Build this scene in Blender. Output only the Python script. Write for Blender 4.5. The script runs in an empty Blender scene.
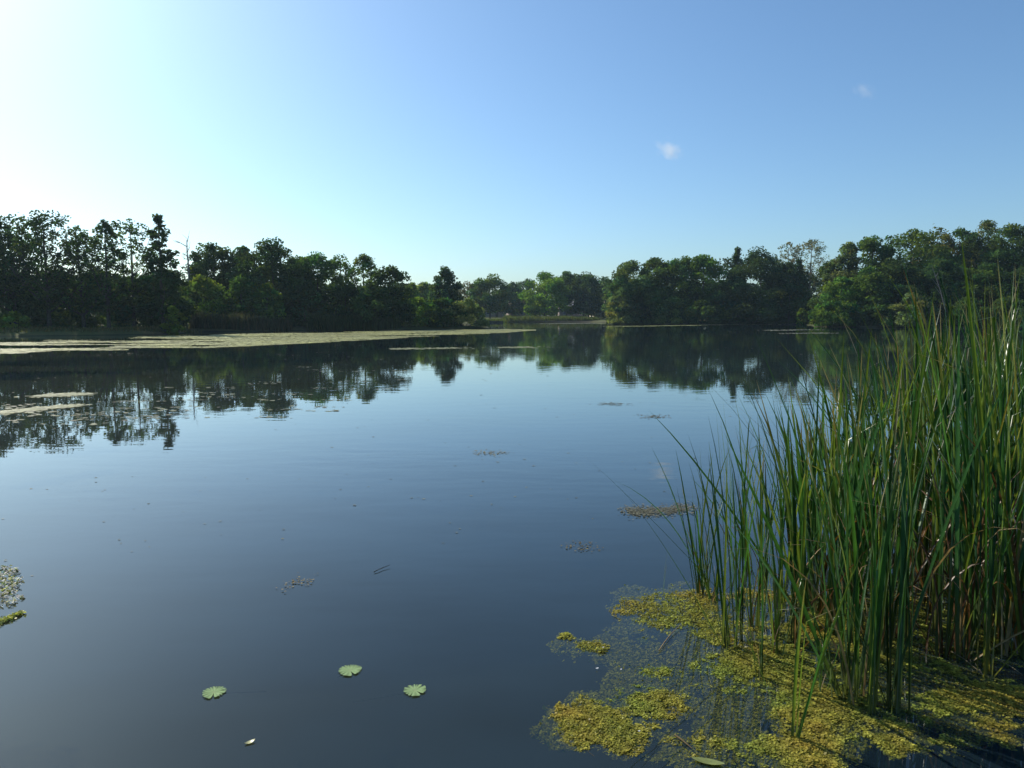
import bpy, math, random
import numpy as np
import zlib

# ------------------------------------------------------------------ camera, sky, sun, exposure
sc = bpy.context.scene
CAM_H = 2.3
F_PX = 711.0
PITCH = math.atan(70.0 / F_PX)
SUN_AZ = math.radians(-47)      # from the view direction (+Y), negative = towards the left
SUN_EL = math.radians(35)

cam_d = bpy.data.cameras.new('camera')
cam = bpy.data.objects.new('camera', cam_d)
sc.collection.objects.link(cam)
cam.location = (0, 0, CAM_H)
cam.rotation_euler = (math.radians(90) - PITCH, 0, 0)
cam_d.sensor_width = 36
cam_d.lens = 36 * F_PX / 1024
cam_d.clip_start = 0.05
cam_d.clip_end = 12000
sc.camera = cam

world = bpy.data.worlds.new('World')
sc.world = world
world.use_nodes = True
wn = world.node_tree
bg = wn.nodes['Background']
sky = wn.nodes.new('ShaderNodeTexSky')
sky.sky_type = 'NISHITA'
sky.sun_disc = False
sky.sun_elevation = SUN_EL
sky.sun_rotation = SUN_AZ
sky.altitude = 50
sky.air_density = 1.0
sky.dust_density = 1.15
sky.ozone_density = 3.0
tint = wn.nodes.new('ShaderNodeVectorMath'); tint.operation = 'MULTIPLY'      # cool white balance of the daylight
tint.inputs[1].default_value = (0.78, 0.975, 1.08)
wn.links.new(sky.outputs[0], tint.inputs[0])
wn.links.new(tint.outputs[0], bg.inputs[0])
bg.inputs[1].default_value = 0.128

sun_d = bpy.data.lights.new('sun', 'SUN')
sun = bpy.data.objects.new('sun', sun_d)
sc.collection.objects.link(sun)
sun_d.energy = 5.0
sun_d.angle = math.radians(0.5)
sun_d.color = (1.0, 0.93, 0.80)
sun.rotation_euler = (math.radians(90) - SUN_EL, 0, math.pi - SUN_AZ)   # shines from azimuth SUN_AZ
sun.location = (-40, 40, 60)

sc.view_settings.view_transform = 'Standard'
sc.view_settings.look = 'None'
sc.view_settings.exposure = 0.1
sc.view_settings.gamma = 1
sc.cycles.max_bounces = 8
sc.cycles.transparent_max_bounces = 12
sc.cycles.transmission_bounces = 6
sc.cycles.volume_bounces = 2
sc.cycles.caustics_reflective = False
sc.cycles.caustics_refractive = False
sc.cycles.sample_clamp_indirect = 4.0

rng = np.random.default_rng(7)
random.seed(7)
COL = sc.collection


# ------------------------------------------------------------------ small helpers
def pix(px, py, z=0.0):
    """The point of the plane at height z that the photograph shows at (px, py)."""
    u, v = (px - 512) / F_PX, (384 - py) / F_PX
    d = np.array([u, math.cos(PITCH) + v * math.sin(PITCH), -math.sin(PITCH) + v * math.cos(PITCH)])
    k = (z - CAM_H) / d[2]
    return np.array([0, 0, CAM_H]) + k * d


def at(px, py, Y):
    """The point at distance Y that the photograph shows at (px, py)."""
    u, v = (px - 512) / F_PX, (384 - py) / F_PX
    d = np.array([u, math.cos(PITCH) + v * math.sin(PITCH), -math.sin(PITCH) + v * math.cos(PITCH)])
    return np.array([0, 0, CAM_H]) + (Y / d[1]) * d


def mesh_obj(name, verts, faces, mat, parent=None, cols=None, smooth=False):
    """One mesh object; faces is a list of integer arrays (n, k), cols a per-vertex colour."""
    verts = np.asarray(verts, dtype=np.float32)
    if isinstance(faces, np.ndarray):
        faces = [faces]
    faces = [np.asarray(f, dtype=np.int32) for f in faces if len(f)]
    me = bpy.data.meshes.new(name)
    me.vertices.add(len(verts))
    me.vertices.foreach_set('co', verts.ravel())
    tot = sum(f.size for f in faces)
    npoly = sum(len(f) for f in faces)
    me.loops.add(tot)
    me.loops.foreach_set('vertex_index', np.concatenate([f.ravel() for f in faces]))
    me.polygons.add(npoly)
    sizes = np.concatenate([np.full(len(f), f.shape[1], dtype=np.int32) for f in faces])
    starts = np.concatenate([[0], np.cumsum(sizes)[:-1]]).astype(np.int32)
    me.polygons.foreach_set('loop_start', starts)
    if smooth:
        me.polygons.foreach_set('use_smooth', np.ones(npoly, dtype=bool))
    me.update(calc_edges=True)
    if cols is not None:
        a = me.color_attributes.new('Col', 'FLOAT_COLOR', 'POINT')
        c4 = np.ones((len(verts), 4), dtype=np.float32)
        c4[:, :3] = cols
        a.data.foreach_set('color', c4.ravel())
    me.materials.append(mat)
    o = bpy.data.objects.new(name, me)
    COL.objects.link(o)
    if parent:
        o.parent = parent
    return o


def empty(name, loc, rz=0.0):
    o = bpy.data.objects.new(name, None)
    o.empty_display_size = 0.3
    o.location = loc
    o.rotation_euler = (0, 0, rz)
    COL.objects.link(o)
    return o


def tag(o, label=None, cat=None, group=None, kind=None):
    if label: o['label'] = label
    if cat: o['category'] = cat
    if group: o['group'] = group
    if kind: o['kind'] = kind
    return o


class MB:
    """Collects tubes, strips and quads into one mesh."""
    def __init__(self):
        self.v, self.f, self.c, self.n = [], {}, [], 0

    def add(self, v, f, c=None):
        v = np.asarray(v, dtype=np.float32)
        f = np.asarray(f, dtype=np.int32)
        self.v.append(v)
        self.f.setdefault(f.shape[1], []).append(f + self.n)
        self.c.append(np.broadcast_to(np.asarray(c if c is not None else (1, 1, 1), dtype=np.float32), v.shape))
        self.n += len(v)

    def build(self, name, mat, parent=None, smooth=False):
        return mesh_obj(name, np.concatenate(self.v), [np.concatenate(x) for x in self.f.values()], mat, parent,
                        np.concatenate(self.c), smooth)

    def tube(self, pts, rad, sides=6, c=None):
        pts = np.asarray(pts, float)
        n = len(pts)
        rad = np.broadcast_to(np.asarray(rad, float), (n,))
        tan = np.gradient(pts, axis=0)
        tan /= np.linalg.norm(tan, axis=1)[:, None] + 1e-9
        ref = np.where(np.abs(tan[:, 2:3]) > 0.9, [[1.0, 0, 0]], [[0, 0, 1.0]])
        b1 = np.cross(tan, ref); b1 /= np.linalg.norm(b1, axis=1)[:, None] + 1e-9
        b2 = np.cross(tan, b1)
        a = np.linspace(0, 2 * np.pi, sides, endpoint=False)
        v = pts[:, None] + rad[:, None, None] * (np.cos(a)[None, :, None] * b1[:, None] + np.sin(a)[None, :, None] * b2[:, None])
        i = np.arange(n - 1)[:, None] * sides
        j = np.arange(sides)[None]
        k = (j + 1) % sides
        f = np.stack([i + j, i + k, i + sides + k, i + sides + j], -1).reshape(-1, 4)
        if c is not None and np.ndim(c) == 2:
            c = np.repeat(np.asarray(c), sides, axis=0)
        self.add(v.reshape(-1, 3), f, c)

    def box(self, lo, hi, c=None):
        x0, y0, z0 = lo; x1, y1, z1 = hi
        v = [(x0, y0, z0), (x1, y0, z0), (x1, y1, z0), (x0, y1, z0), (x0, y0, z1), (x1, y0, z1), (x1, y1, z1), (x0, y1, z1)]
        f = [(0, 3, 2, 1), (4, 5, 6, 7), (0, 1, 5, 4), (1, 2, 6, 5), (2, 3, 7, 6), (3, 0, 4, 7)]
        self.add(v, f, c)


def vnoise(x, y, seed=0):
    """Smooth value noise in the plane, 0..1."""
    x = np.asarray(x, float); y = np.asarray(y, float)
    xi, yi = np.floor(x).astype(np.int64), np.floor(y).astype(np.int64)
    xf, yf = x - xi, y - yi
    xf = xf * xf * (3 - 2 * xf); yf = yf * yf * (3 - 2 * yf)

    def h(a, b):
        n = (a * 374761393 + b * 668265263 + seed * 974634777) & 0xFFFFFFFF
        n = ((n ^ (n >> 13)) * 1274126177) & 0xFFFFFFFF
        return ((n ^ (n >> 16)) & 0xFFFF) / 65535.0
    return (h(xi, yi) * (1 - xf) + h(xi + 1, yi) * xf) * (1 - yf) + (h(xi, yi + 1) * (1 - xf) + h(xi + 1, yi + 1) * xf) * yf


def fbm(x, y, seed=0, octs=4):
    s, a, t = 0, 0.5, 0
    for k in range(octs):
        s = s + a * vnoise(x * 2 ** k, y * 2 ** k, seed + k * 17); t += a; a *= 0.5
    return s / t


# ------------------------------------------------------------------ materials
def new_mat(name):
    m = bpy.data.materials.new(name)
    m.use_nodes = True
    nt = m.node_tree
    nt.nodes.clear()
    out = nt.nodes.new('ShaderNodeOutputMaterial')
    return m, nt, nt.nodes, nt.links, out


def leaf_material(name, trans=0.35, gloss=0.0, rough=0.4, noise_scale=0.0, noise_amt=0.3, tcol=(1.1, 1.15, 0.55)):
    m, nt, N, L, out = new_mat(name)
    at_ = N.new('ShaderNodeAttribute'); at_.attribute_name = 'Col'
    col = at_.outputs['Color']
    if noise_scale:
        tc = N.new('ShaderNodeTexCoord')
        nz = N.new('ShaderNodeTexNoise'); nz.inputs['Scale'].default_value = noise_scale; nz.inputs['Detail'].default_value = 3
        L.new(tc.outputs['Object'], nz.inputs['Vector'])
        mr = N.new('ShaderNodeMapRange')
        mr.inputs[1].default_value = 0.3; mr.inputs[2].default_value = 0.7
        mr.inputs[3].default_value = 1 - noise_amt; mr.inputs[4].default_value = 1 + noise_amt
        L.new(nz.outputs[0], mr.inputs[0])
        mu = N.new('ShaderNodeVectorMath'); mu.operation = 'SCALE'
        L.new(col, mu.inputs[0]); L.new(mr.outputs[0], mu.inputs['Scale'])
        col = mu.outputs[0]
    d = N.new('ShaderNodeBsdfDiffuse'); L.new(col, d.inputs[0])
    tm = N.new('ShaderNodeVectorMath'); tm.operation = 'MULTIPLY'; tm.inputs[1].default_value = tcol
    L.new(col, tm.inputs[0])
    t = N.new('ShaderNodeBsdfTranslucent'); L.new(tm.outputs[0], t.inputs[0])
    mx = N.new('ShaderNodeMixShader'); mx.inputs[0].default_value = trans
    L.new(d.outputs[0], mx.inputs[1]); L.new(t.outputs[0], mx.inputs[2])
    last = mx
    if gloss:
        g = N.new('ShaderNodeBsdfGlossy'); g.inputs['Roughness'].default_value = rough
        fr = N.new('ShaderNodeLayerWeight'); fr.inputs['Blend'].default_value = 0.3
        ml = N.new('ShaderNodeMath'); ml.operation = 'MULTIPLY'; ml.inputs[1].default_value = gloss
        L.new(fr.outputs['Fresnel'], ml.inputs[0])
        m2 = N.new('ShaderNodeMixShader')
        L.new(ml.outputs[0], m2.inputs[0]); L.new(last.outputs[0], m2.inputs[1]); L.new(g.outputs[0], m2.inputs[2])
        last = m2
    L.new(last.outputs[0], out.inputs[0])
    return m


def solid_material(name, c1, c2, scale=4.0, rough=0.8, bump=0.0, spec=0.3):
    m, nt, N, L, out = new_mat(name)
    p = N.new('ShaderNodeBsdfPrincipled')
    tc = N.new('ShaderNodeTexCoord')
    nz = N.new('ShaderNodeTexNoise'); nz.inputs['Scale'].default_value = scale; nz.inputs['Detail'].default_value = 5
    L.new(tc.outputs['Object'], nz.inputs['Vector'])
    cr = N.new('ShaderNodeValToRGB')
    cr.color_ramp.elements[0].position = 0.35; cr.color_ramp.elements[1].position = 0.65
    cr.color_ramp.elements[0].color = (*c1, 1); cr.color_ramp.elements[1].color = (*c2, 1)
    L.new(nz.outputs[0], cr.inputs[0]); L.new(cr.outputs[0], p.inputs['Base Color'])
    p.inputs['Roughness'].default_value = rough
    p.inputs['Specular IOR Level'].default_value = spec
    if bump:
        b = N.new('ShaderNodeBump'); b.inputs['Strength'].default_value = bump
        L.new(nz.outputs[0], b.inputs['Height']); L.new(b.outputs[0], p.inputs['Normal'])
    L.new(p.outputs[0], out.inputs[0])
    return m


M_TREE = leaf_material('tree_foliage', trans=0.5)
M_REED = leaf_material('reed_blade', trans=0.42, gloss=0.12, rough=0.4, noise_scale=9.0, noise_amt=0.22)
M_DRY = leaf_material('dry_reed_blade', trans=0.30, gloss=0.10, rough=0.5, noise_scale=14.0, noise_amt=0.3, tcol=(1, 0.9, 0.6))
M_ALGAE = leaf_material('algae_flakes', trans=0.42, gloss=0.10, rough=0.3)
M_WEED = leaf_material('sunken_weed', trans=0.3)
M_SCUM = leaf_material('far_floating_weed', trans=0.15, gloss=0.22, rough=0.45)
M_PAD = leaf_material('lily_pad', trans=0.25, gloss=0.14, rough=0.3, noise_scale=40, noise_amt=0.15)
M_GRASS = leaf_material('bank_grass', trans=0.4)
M_BARK = solid_material('bark', (0.035, 0.030, 0.024), (0.085, 0.075, 0.06), 6, 0.9, 0.4)
M_BARK_PALE = solid_material('pale_bark', (0.12, 0.11, 0.10), (0.22, 0.20, 0.19), 6, 0.9, 0.3)
M_BED = solid_material('lake_mud', (0.018, 0.017, 0.010), (0.035, 0.032, 0.018), 3, 0.9)


def ground_material():
    m, nt, N, L, out = new_mat('bank_ground')
    p = N.new('ShaderNodeBsdfPrincipled'); p.inputs['Roughness'].default_value = 0.95
    p.inputs['Specular IOR Level'].default_value = 0.1
    tc = N.new('ShaderNodeTexCoord')
    n1 = N.new('ShaderNodeTexNoise'); n1.inputs['Scale'].default_value = 0.12; n1.inputs['Detail'].default_value = 6
    n2 = N.new('ShaderNodeTexNoise'); n2.inputs['Scale'].default_value = 3.0; n2.inputs['Detail'].default_value = 6
    L.new(tc.outputs['Object'], n1.inputs['Vector']); L.new(tc.outputs['Object'], n2.inputs['Vector'])
    r1 = N.new('ShaderNodeValToRGB')
    e = r1.color_ramp.elements
    e[0].position = 0.38; e[0].color = (0.055, 0.045, 0.03, 1)
    e[1].position = 0.62; e[1].color = (0.07, 0.09, 0.025, 1)
    mid = e.new(0.5); mid.color = (0.10, 0.10, 0.04, 1)
    L.new(n1.outputs[0], r1.inputs[0])
    r2 = N.new('ShaderNodeMapRange'); r2.inputs[3].default_value = 0.6; r2.inputs[4].default_value = 1.4
    L.new(n2.outputs[0], r2.inputs[0])
    mu = N.new('ShaderNodeVectorMath'); mu.operation = 'SCALE'
    L.new(r1.outputs[0], mu.inputs[0]); L.new(r2.outputs[0], mu.inputs['Scale'])
    # below the waterline the same ground is dark mud
    sx = N.new('ShaderNodeSeparateXYZ'); L.new(tc.outputs['Object'], sx.inputs[0])
    mz = N.new('ShaderNodeMapRange'); mz.inputs[1].default_value = -0.06; mz.inputs[2].default_value = 0.12
    L.new(sx.outputs['Z'], mz.inputs[0])
    mix = N.new('ShaderNodeMix'); mix.data_type = 'RGBA'
    mix.inputs['A'].default_value = (0.011, 0.013, 0.012, 1)
    L.new(mz.outputs[0], mix.inputs['Factor']); L.new(mu.outputs[0], mix.inputs['B'])
    L.new(mix.outputs['Result'], p.inputs['Base Color'])
    b = N.new('ShaderNodeBump'); b.inputs['Strength'].default_value = 0.5
    L.new(n2.outputs[0], b.inputs['Height']); L.new(b.outputs[0], p.inputs['Normal'])
    L.new(p.outputs[0], out.inputs[0])
    return m


def water_material():
    m, nt, N, L, out = new_mat('lake_water')
    tc = N.new('ShaderNodeTexCoord')
    mp = N.new('ShaderNodeMapping'); mp.inputs['Scale'].default_value = (0.9, 2.2, 1)
    L.new(tc.outputs['Object'], mp.inputs[0])
    n1 = N.new('ShaderNodeTexNoise'); n1.inputs['Scale'].default_value = 1.1; n1.inputs['Detail'].default_value = 2.0
    L.new(mp.outputs[0], n1.inputs['Vector'])
    mp2 = N.new('ShaderNodeMapping'); mp2.inputs['Scale'].default_value = (0.05, 0.16, 1)
    L.new(tc.outputs['Object'], mp2.inputs[0])
    n2 = N.new('ShaderNodeTexNoise'); n2.inputs['Scale'].default_value = 1.0; n2.inputs['Detail'].default_value = 2.0
    L.new(mp2.outputs[0], n2.inputs['Vector'])
    # breeze comes in patches
    pr = N.new('ShaderNodeMapRange'); pr.inputs[1].default_value = 0.42; pr.inputs[2].default_value = 0.68
    pr.inputs[3].default_value = 0.25; pr.inputs[4].default_value = 1.0
    L.new(n2.outputs[0], pr.inputs[0])
    mul = N.new('ShaderNodeMath'); mul.operation = 'MULTIPLY'
    L.new(n1.outputs[0], mul.inputs[0]); L.new(pr.outputs[0], mul.inputs[1])
    b = N.new('ShaderNodeBump'); b.inputs['Strength'].default_value = 1.0; b.inputs['Distance'].default_value = 0.0045
    L.new(mul.outputs[0], b.inputs['Height'])
    # Schlick reflectance, the same from above and from below the surface
    geo = N.new('ShaderNodeNewGeometry')
    dt = N.new('ShaderNodeVectorMath'); dt.operation = 'DOT_PRODUCT'
    L.new(geo.outputs['Incoming'], dt.inputs[0]); L.new(b.outputs[0], dt.inputs[1])
    ab = N.new('ShaderNodeMath'); ab.operation = 'ABSOLUTE'; L.new(dt.outputs['Value'], ab.inputs[0])
    om = N.new('ShaderNodeMath'); om.operation = 'SUBTRACT'; om.inputs[0].default_value = 1.0; om.use_clamp = True
    L.new(ab.outputs[0], om.inputs[1])
    pw = N.new('ShaderNodeMath'); pw.operation = 'POWER'; pw.inputs[1].default_value = 4.7
    L.new(om.outputs[0], pw.inputs[0])
    fr = N.new('ShaderNodeMath'); fr.operation = 'MULTIPLY_ADD'; fr.inputs[1].default_value = 0.975; fr.inputs[2].default_value = 0.025
    L.new(pw.outputs[0], fr.inputs[0])
    g = N.new('ShaderNodeBsdfGlossy'); g.inputs['Roughness'].default_value = 0.012
    g.inputs['Color'].default_value = (0.97, 1.0, 0.99, 1)
    L.new(b.outputs[0], g.inputs['Normal'])
    t = N.new('ShaderNodeBsdfTransparent'); t.inputs[0].default_value = (0.74, 0.76, 0.55, 1)
    # turbid water scatters a little light back, unevenly
    df = N.new('ShaderNodeBsdfDiffuse'); df.inputs[0].default_value = (0.045, 0.095, 0.145, 1)
    mp3 = N.new('ShaderNodeMapping'); mp3.inputs['Scale'].default_value = (0.35, 0.55, 1)
    L.new(tc.outputs['Object'], mp3.inputs[0])
    n3 = N.new('ShaderNodeTexNoise'); n3.inputs['Scale'].default_value = 1.0; n3.inputs['Detail'].default_value = 4.0
    L.new(mp3.outputs[0], n3.inputs['Vector'])
    mm = N.new('ShaderNodeMapRange'); mm.inputs[1].default_value = 0.3; mm.inputs[2].default_value = 0.7
    mm.inputs[3].default_value = 0.08; mm.inputs[4].default_value = 0.24
    L.new(n3.outputs[0], mm.inputs[0])
    body = N.new('ShaderNodeMixShader')
    L.new(mm.outputs[0], body.inputs[0]); L.new(t.outputs[0], body.inputs[1]); L.new(df.outputs[0], body.inputs[2])
    mx = N.new('ShaderNodeMixShader')
    L.new(fr.outputs[0], mx.inputs[0]); L.new(body.outputs[0], mx.inputs[1]); L.new(g.outputs[0], mx.inputs[2])
    L.new(mx.outputs[0], out.inputs[0])
    return m


# ------------------------------------------------------------------ ground and water
LAKE = np.array([(-120, 0.2), (-30, 0.9), (-8, 1.2), (0, 1.7), (2.0, 2.5), (4.6, 3.5), (8, 4.9), (20, 7.4), (60, 10), (105, 22),
                 (118, 62), (97, 106), (76, 117), (64, 122), (57, 126), (58, 138), (66, 160), (62, 156), (41, 156), (25, 158), (21.5, 161),
                 (25, 185), (24, 203), (2, 206), (-3, 203), (-5, 190), (-9, 188), (-8, 150), (-5, 128), (-3, 112), (-5, 110),
                 (-16, 104), (-29, 98), (-40, 91), (-39, 82), (-46, 76), (-54, 73.5), (-75, 69), (-120, 55)], float)


def lake_sd(x, y):
    """Signed distance to the shore: negative over the lake."""
    x = np.asarray(x, float); y = np.asarray(y, float)
    d = np.full(x.shape, 1e9); ins = np.zeros(x.shape, bool)
    n = len(LAKE)
    for i in range(n):
        ax, ay = LAKE[i]; bx, by = LAKE[(i + 1) % n]
        ex, ey = bx - ax, by - ay
        t = np.clip(((x - ax) * ex + (y - ay) * ey) / (ex * ex + ey * ey), 0, 1)
        d = np.minimum(d, np.hypot(x - ax - t * ex, y - ay - t * ey))
        c = ((ay > y) != (by > y)) & (x < (bx - ax) * (y - ay) / (by - ay + 1e-12) + ax)
        ins ^= c
    return np.where(ins, -d, d)


def ground_z(x, y):
    x = np.asarray(x, float); y = np.asarray(y, float)
    r = np.hypot(x, y)
    amp = np.clip(r / 60, 0.08, 1.0)
    sd = lake_sd(x, y) + (vnoise(x * 0.35, y * 0.35, 5) - 0.5) * 2.2 * amp
    out = 0.10 + 0.55 * (1 - np.exp(-np.maximum(sd, 0) / 4)) + np.clip((sd - 15) * 0.012, 0, 4) + (vnoise(x * 0.2, y * 0.2, 9) - .5) * 0.25 * amp * np.clip(sd / 3, 0, 1)
    inn = -0.10 - np.clip(-sd, 0, 5) * 0.26
    k = np.clip(sd / (0.5 * amp + 0.1) + 0.5, 0, 1)
    return inn * (1 - k) + out * k


def make_ground():
    ang = np.linspace(-math.pi, math.pi, 721)[:-1]
    ang = np.concatenate([ang])
    rad = np.concatenate([[0.6], np.geomspace(1.0, 640, 180)])
    A, R = np.meshgrid(ang, rad)
    X, Y = np.sin(A) * R, np.cos(A) * R
    Z = ground_z(X, Y)
    v = np.stack([X, Y, Z], -1).reshape(-1, 3)
    na, nr = len(ang), len(rad)
    i, j = np.meshgrid(np.arange(nr - 1), np.arange(na), indexing='ij')
    j2 = (j + 1) % na
    f = np.stack([i * na + j, i * na + j2, (i + 1) * na + j2, (i + 1) * na + j], -1).reshape(-1, 4)
    v = np.vstack([v, [[0, 0, float(ground_z(np.array(0.), np.array(0.)))]]])
    j = np.arange(na)
    tri = np.stack([np.full(na, len(v) - 1), (j + 1) % na, j], -1)
    tag(mesh_obj('ground', v, [f, tri], ground_material(), smooth=True), kind='structure')


make_ground()
wx = np.array([-400.0, 400.0]); wy = np.array([-3.0, 330.0])
tag(mesh_obj('water', [(-140, 0.0, 0), (140, 0.0, 0), (140, 225, 0), (-140, 225, 0)], np.array([[0, 1, 2, 3]]), water_material()),
    kind='structure')


# ------------------------------------------------------------------ foliage
def leaf_quads(c, size, up=0.25, stretch=1.6):
    n = len(c)
    nor = rng.normal(size=(n, 3)); nor[:, 2] = np.abs(nor[:, 2]) + up
    nor /= np.linalg.norm(nor, axis=1)[:, None]
    t = rng.normal(size=(n, 3)); t -= nor * np.sum(t * nor, 1)[:, None]
    t /= np.linalg.norm(t, axis=1)[:, None] + 1e-9
    b = np.cross(nor, t)
    s = (size * rng.uniform(0.6, 1.3, n))[:, None]
    v = np.stack([c + t * s * 0.5 * stretch, c + b * s * 0.5 + nor * s * 0.12, c - t * s * 0.5 * stretch, c - b * s * 0.5 + nor * s * 0.12], 1)
    f = np.arange(4 * n).reshape(n, 4)
    return v.reshape(-1, 3), f


ENV = {
    'round': lambda t: np.sqrt(np.clip(np.sin(np.pi * (0.14 + 0.86 * np.clip(t, 0, 1) ** 1.1)), 0, 1) ** .8) * 0.98 + 0.02,
    'oval': lambda t: np.clip(np.sin(np.pi * (0.12 + 0.88 * t)), 0, 1) ** 0.6,
    'cone': lambda t: np.clip(1.02 - t, 0, 1) ** 0.55 * np.clip(t * 6 + 0.35, 0, 1),
    'dome': lambda t: np.sqrt(np.clip(1 - t * t, 0, 1)),
    'column': lambda t: np.clip(np.sin(np.pi * (0.1 + 0.86 * t)), 0, 1) ** 0.4,
    'tier': lambda t: (np.clip(1.08 - t, 0, 1) ** 0.7) * (0.62 + 0.38 * np.abs(np.sin(t * 13.0))),
    'vase': lambda t: 0.35 + 0.65 * np.clip(np.sin(np.pi * (0.08 + 0.85 * t ** 1.3)), 0, 1) ** 0.7,
}


def plant(label, px, top, hw, Y, kind='round', low=0.12, dens=1.0, col=(0.05, 0.075, 0.028), airy=0.0, leaf=None,
          name='broadleaf_tree', cat='tree', group=None, bark=None, seed=None):
    """A tree or shrub whose crown top the photograph shows at (px, top), standing at distance Y."""
    global rng
    rng = np.random.default_rng(zlib.crc32(label.encode()) + (seed or 0))
    p = at(px, top, Y)
    x, y = p[0], p[1]
    gz = float(ground_z(np.array(x), np.array(y)))
    gz = max(gz, -0.05)
    H = p[2] - gz
    R = hw * (1.25 if airy else 1.42) * Y / F_PX
    root = empty(name, (x, y, gz))
    tag(root, label, cat, group)
    is_shrub = name in ('shrub', 'willow_bush')
    if leaf is None:
        leaf = (0.19 + Y * 0.0010) * (0.85 if airy else 1.0)
    env = ENV[kind]
    z0 = low * H
    CH = H - z0
    # leaf clumps fill the crown
    rc = R * (0.25 if not airy else 0.19)
    if airy >= .85: rc = R * 0.17
    rc = min(max(rc, 0.45), 2.2)
    ncl = int(np.clip(1.25 * (R * R * CH) / (rc ** 3) * 0.55 * (1 - 0.5 * airy), 14, 330))
    if kind == 'cone': ncl = int(ncl * 2.2)
    t = rng.beta(1.0, 1.12, ncl)
    a = rng.uniform(0, 2 * np.pi, ncl)
    rr = np.sqrt(rng.uniform(0.05, 1.0, ncl) ** .8) * np.maximum(env(t) * R - rc * 0.40, 0.05)
    lop = 1 + 0.16 * np.sin(a * 2 + rng.uniform(0, 6)) + 0.12 * np.sin(a * 3 + t * 5 + rng.uniform(0, 6))
    cc = np.stack([np.cos(a) * rr * lop, np.sin(a) * rr * lop, z0 + t * (CH - rc * 0.55)], 1)
    cc[0] = (rng.normal() * R * 0.08, 0, H - rc * 0.55)
    cc[1] = (rng.normal() * R * 0.2, 0, H - rc * 1.3)
    crad = rc * rng.uniform(0.55, 1.15, ncl)
    if kind in ('cone', 'tier'):
        crad *= np.clip(env(t) * 1.15, 0.55, 1.0)
        crad[0] = rc * 0.7; crad[1] = rc * 0.8
        cc[0] = (0, 0, H - rc * 0.5); cc[1] = (rc * .1, 0, H - rc * 0.75)
    area = 2 * R * CH * 0.75
    nl = int(np.clip(dens * (7.5 if not airy else 3.4 * (1.25 - airy * .5)) * area / (leaf * leaf * 0.75), 350, 13000))
    w = crad ** 2; w /= w.sum()
    k = rng.choice(ncl, nl, p=w)
    d = rng.normal(size=(nl, 3)); d /= np.linalg.norm(d, axis=1)[:, None]
    rad_ = rng.uniform(0, 1, nl) ** 0.42
    pos = cc[k] + d * (rad_ * crad[k])[:, None] * np.array([1.1, 1.1, 0.78])
    stray = rng.random(nl) < 0.05
    pos[stray] += rng.normal(size=(stray.sum(), 3)) * rc * 0.16
    pos[:, 2] = np.maximum(pos[:, 2], 0.05 + 0.0 * pos[:, 2])
    base = np.array(col) * np.array((1.7, 1.8, 1.4))
    ct = rng.uniform(0.62, 1.4, ncl) * rng.uniform(.85, 1.2)
    warm = rng.normal(0, 0.16, ncl)
    lc = base[None] * (ct[k] * rng.uniform(0.75, 1.3, nl))[:, None]
    lc[:, 0] *= 1 + warm[k] + rng.normal(0, 0.06, nl)
    lc[:, 2] *= 1 - warm[k] * 0.8
    lc = np.clip(lc, 0.004, 0.35)
    v, f = leaf_quads(pos, leaf)
    mesh_obj('foliage' if is_shrub else 'crown', v, f, M_TREE, root, np.repeat(lc, 4, axis=0))
    # trunk, limbs
    bk = bark or M_BARK
    tr = 0.012 * H + 0.05 if not is_shrub else 0.03
    if is_shrub:
        mb = MB()
        for q in range(7):
            e = cc[rng.integers(0, ncl)] * 0.85
            s = np.array([e[0] * 0.15, e[1] * 0.15, -0.15])
            mb.tube([s, s * 0.4 + e * 0.45 + rng.normal(size=3) * 0.08, e], [0.045, 0.03, 0.012], 4)
        mb.build('stems', bk, root)
    else:
        mb = MB()
        zz = np.linspace(-0.3, H * 0.93, 9)
        wob = np.cumsum(rng.normal(0, 0.018 * H / 6, (9, 2)), axis=0) * np.linspace(0, 1, 9)[:, None]
        tp = np.column_stack([wob, zz])
        rad_t = tr * np.clip(1.12 - zz / H, 0.1, 2) * np.where(zz < 0.5, 1.25, 1)
        mb.tube(tp, rad_t, 7)
        trk = mb.build('trunk', bk, root, True)
        mb = MB()
        order = np.argsort(-np.hypot(cc[:, 0], cc[:, 1]))
        for q in order[:22 if airy else 12]:
            e = cc[q]
            zb = max(0.12 * H, e[2] - np.hypot(e[0], e[1]) * 0.9 - 0.08 * H)
            s = np.array([np.interp(zb, zz, wob[:, 0]), np.interp(zb, zz, wob[:, 1]), zb])
            m1 = s * 0.5 + e * 0.5 + np.array([0, 0, -0.03 * H])
            r0 = tr * 0.45 * max(0.3, 1 - zb / H)
            mb.tube([s, m1, e], [r0, r0 * 0.65, r0 * 0.22], 5)
            for _ in range(3 if airy else 1):
                e2 = e + rng.normal(size=3) * crad[q] * 0.8
                mb.tube([m1 * 0.4 + e * 0.6, (e + e2) / 2, e2], [r0 * 0.45, r0 * 0.25, r0 * 0.1], 3)
        mb.build('branches', bk, root)
    return root


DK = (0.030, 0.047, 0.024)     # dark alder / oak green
MD = (0.042, 0.066, 0.026)
GR = (0.055, 0.090, 0.026)     # fresher green
YG = (0.085, 0.115, 0.024)     # yellowish green
GY = (0.080, 0.095, 0.052)     # grey willow green
BG = (0.036, 0.058, 0.038)     # bluish

g1 = 'tall trees on the shaded bank'
P = plant
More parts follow.
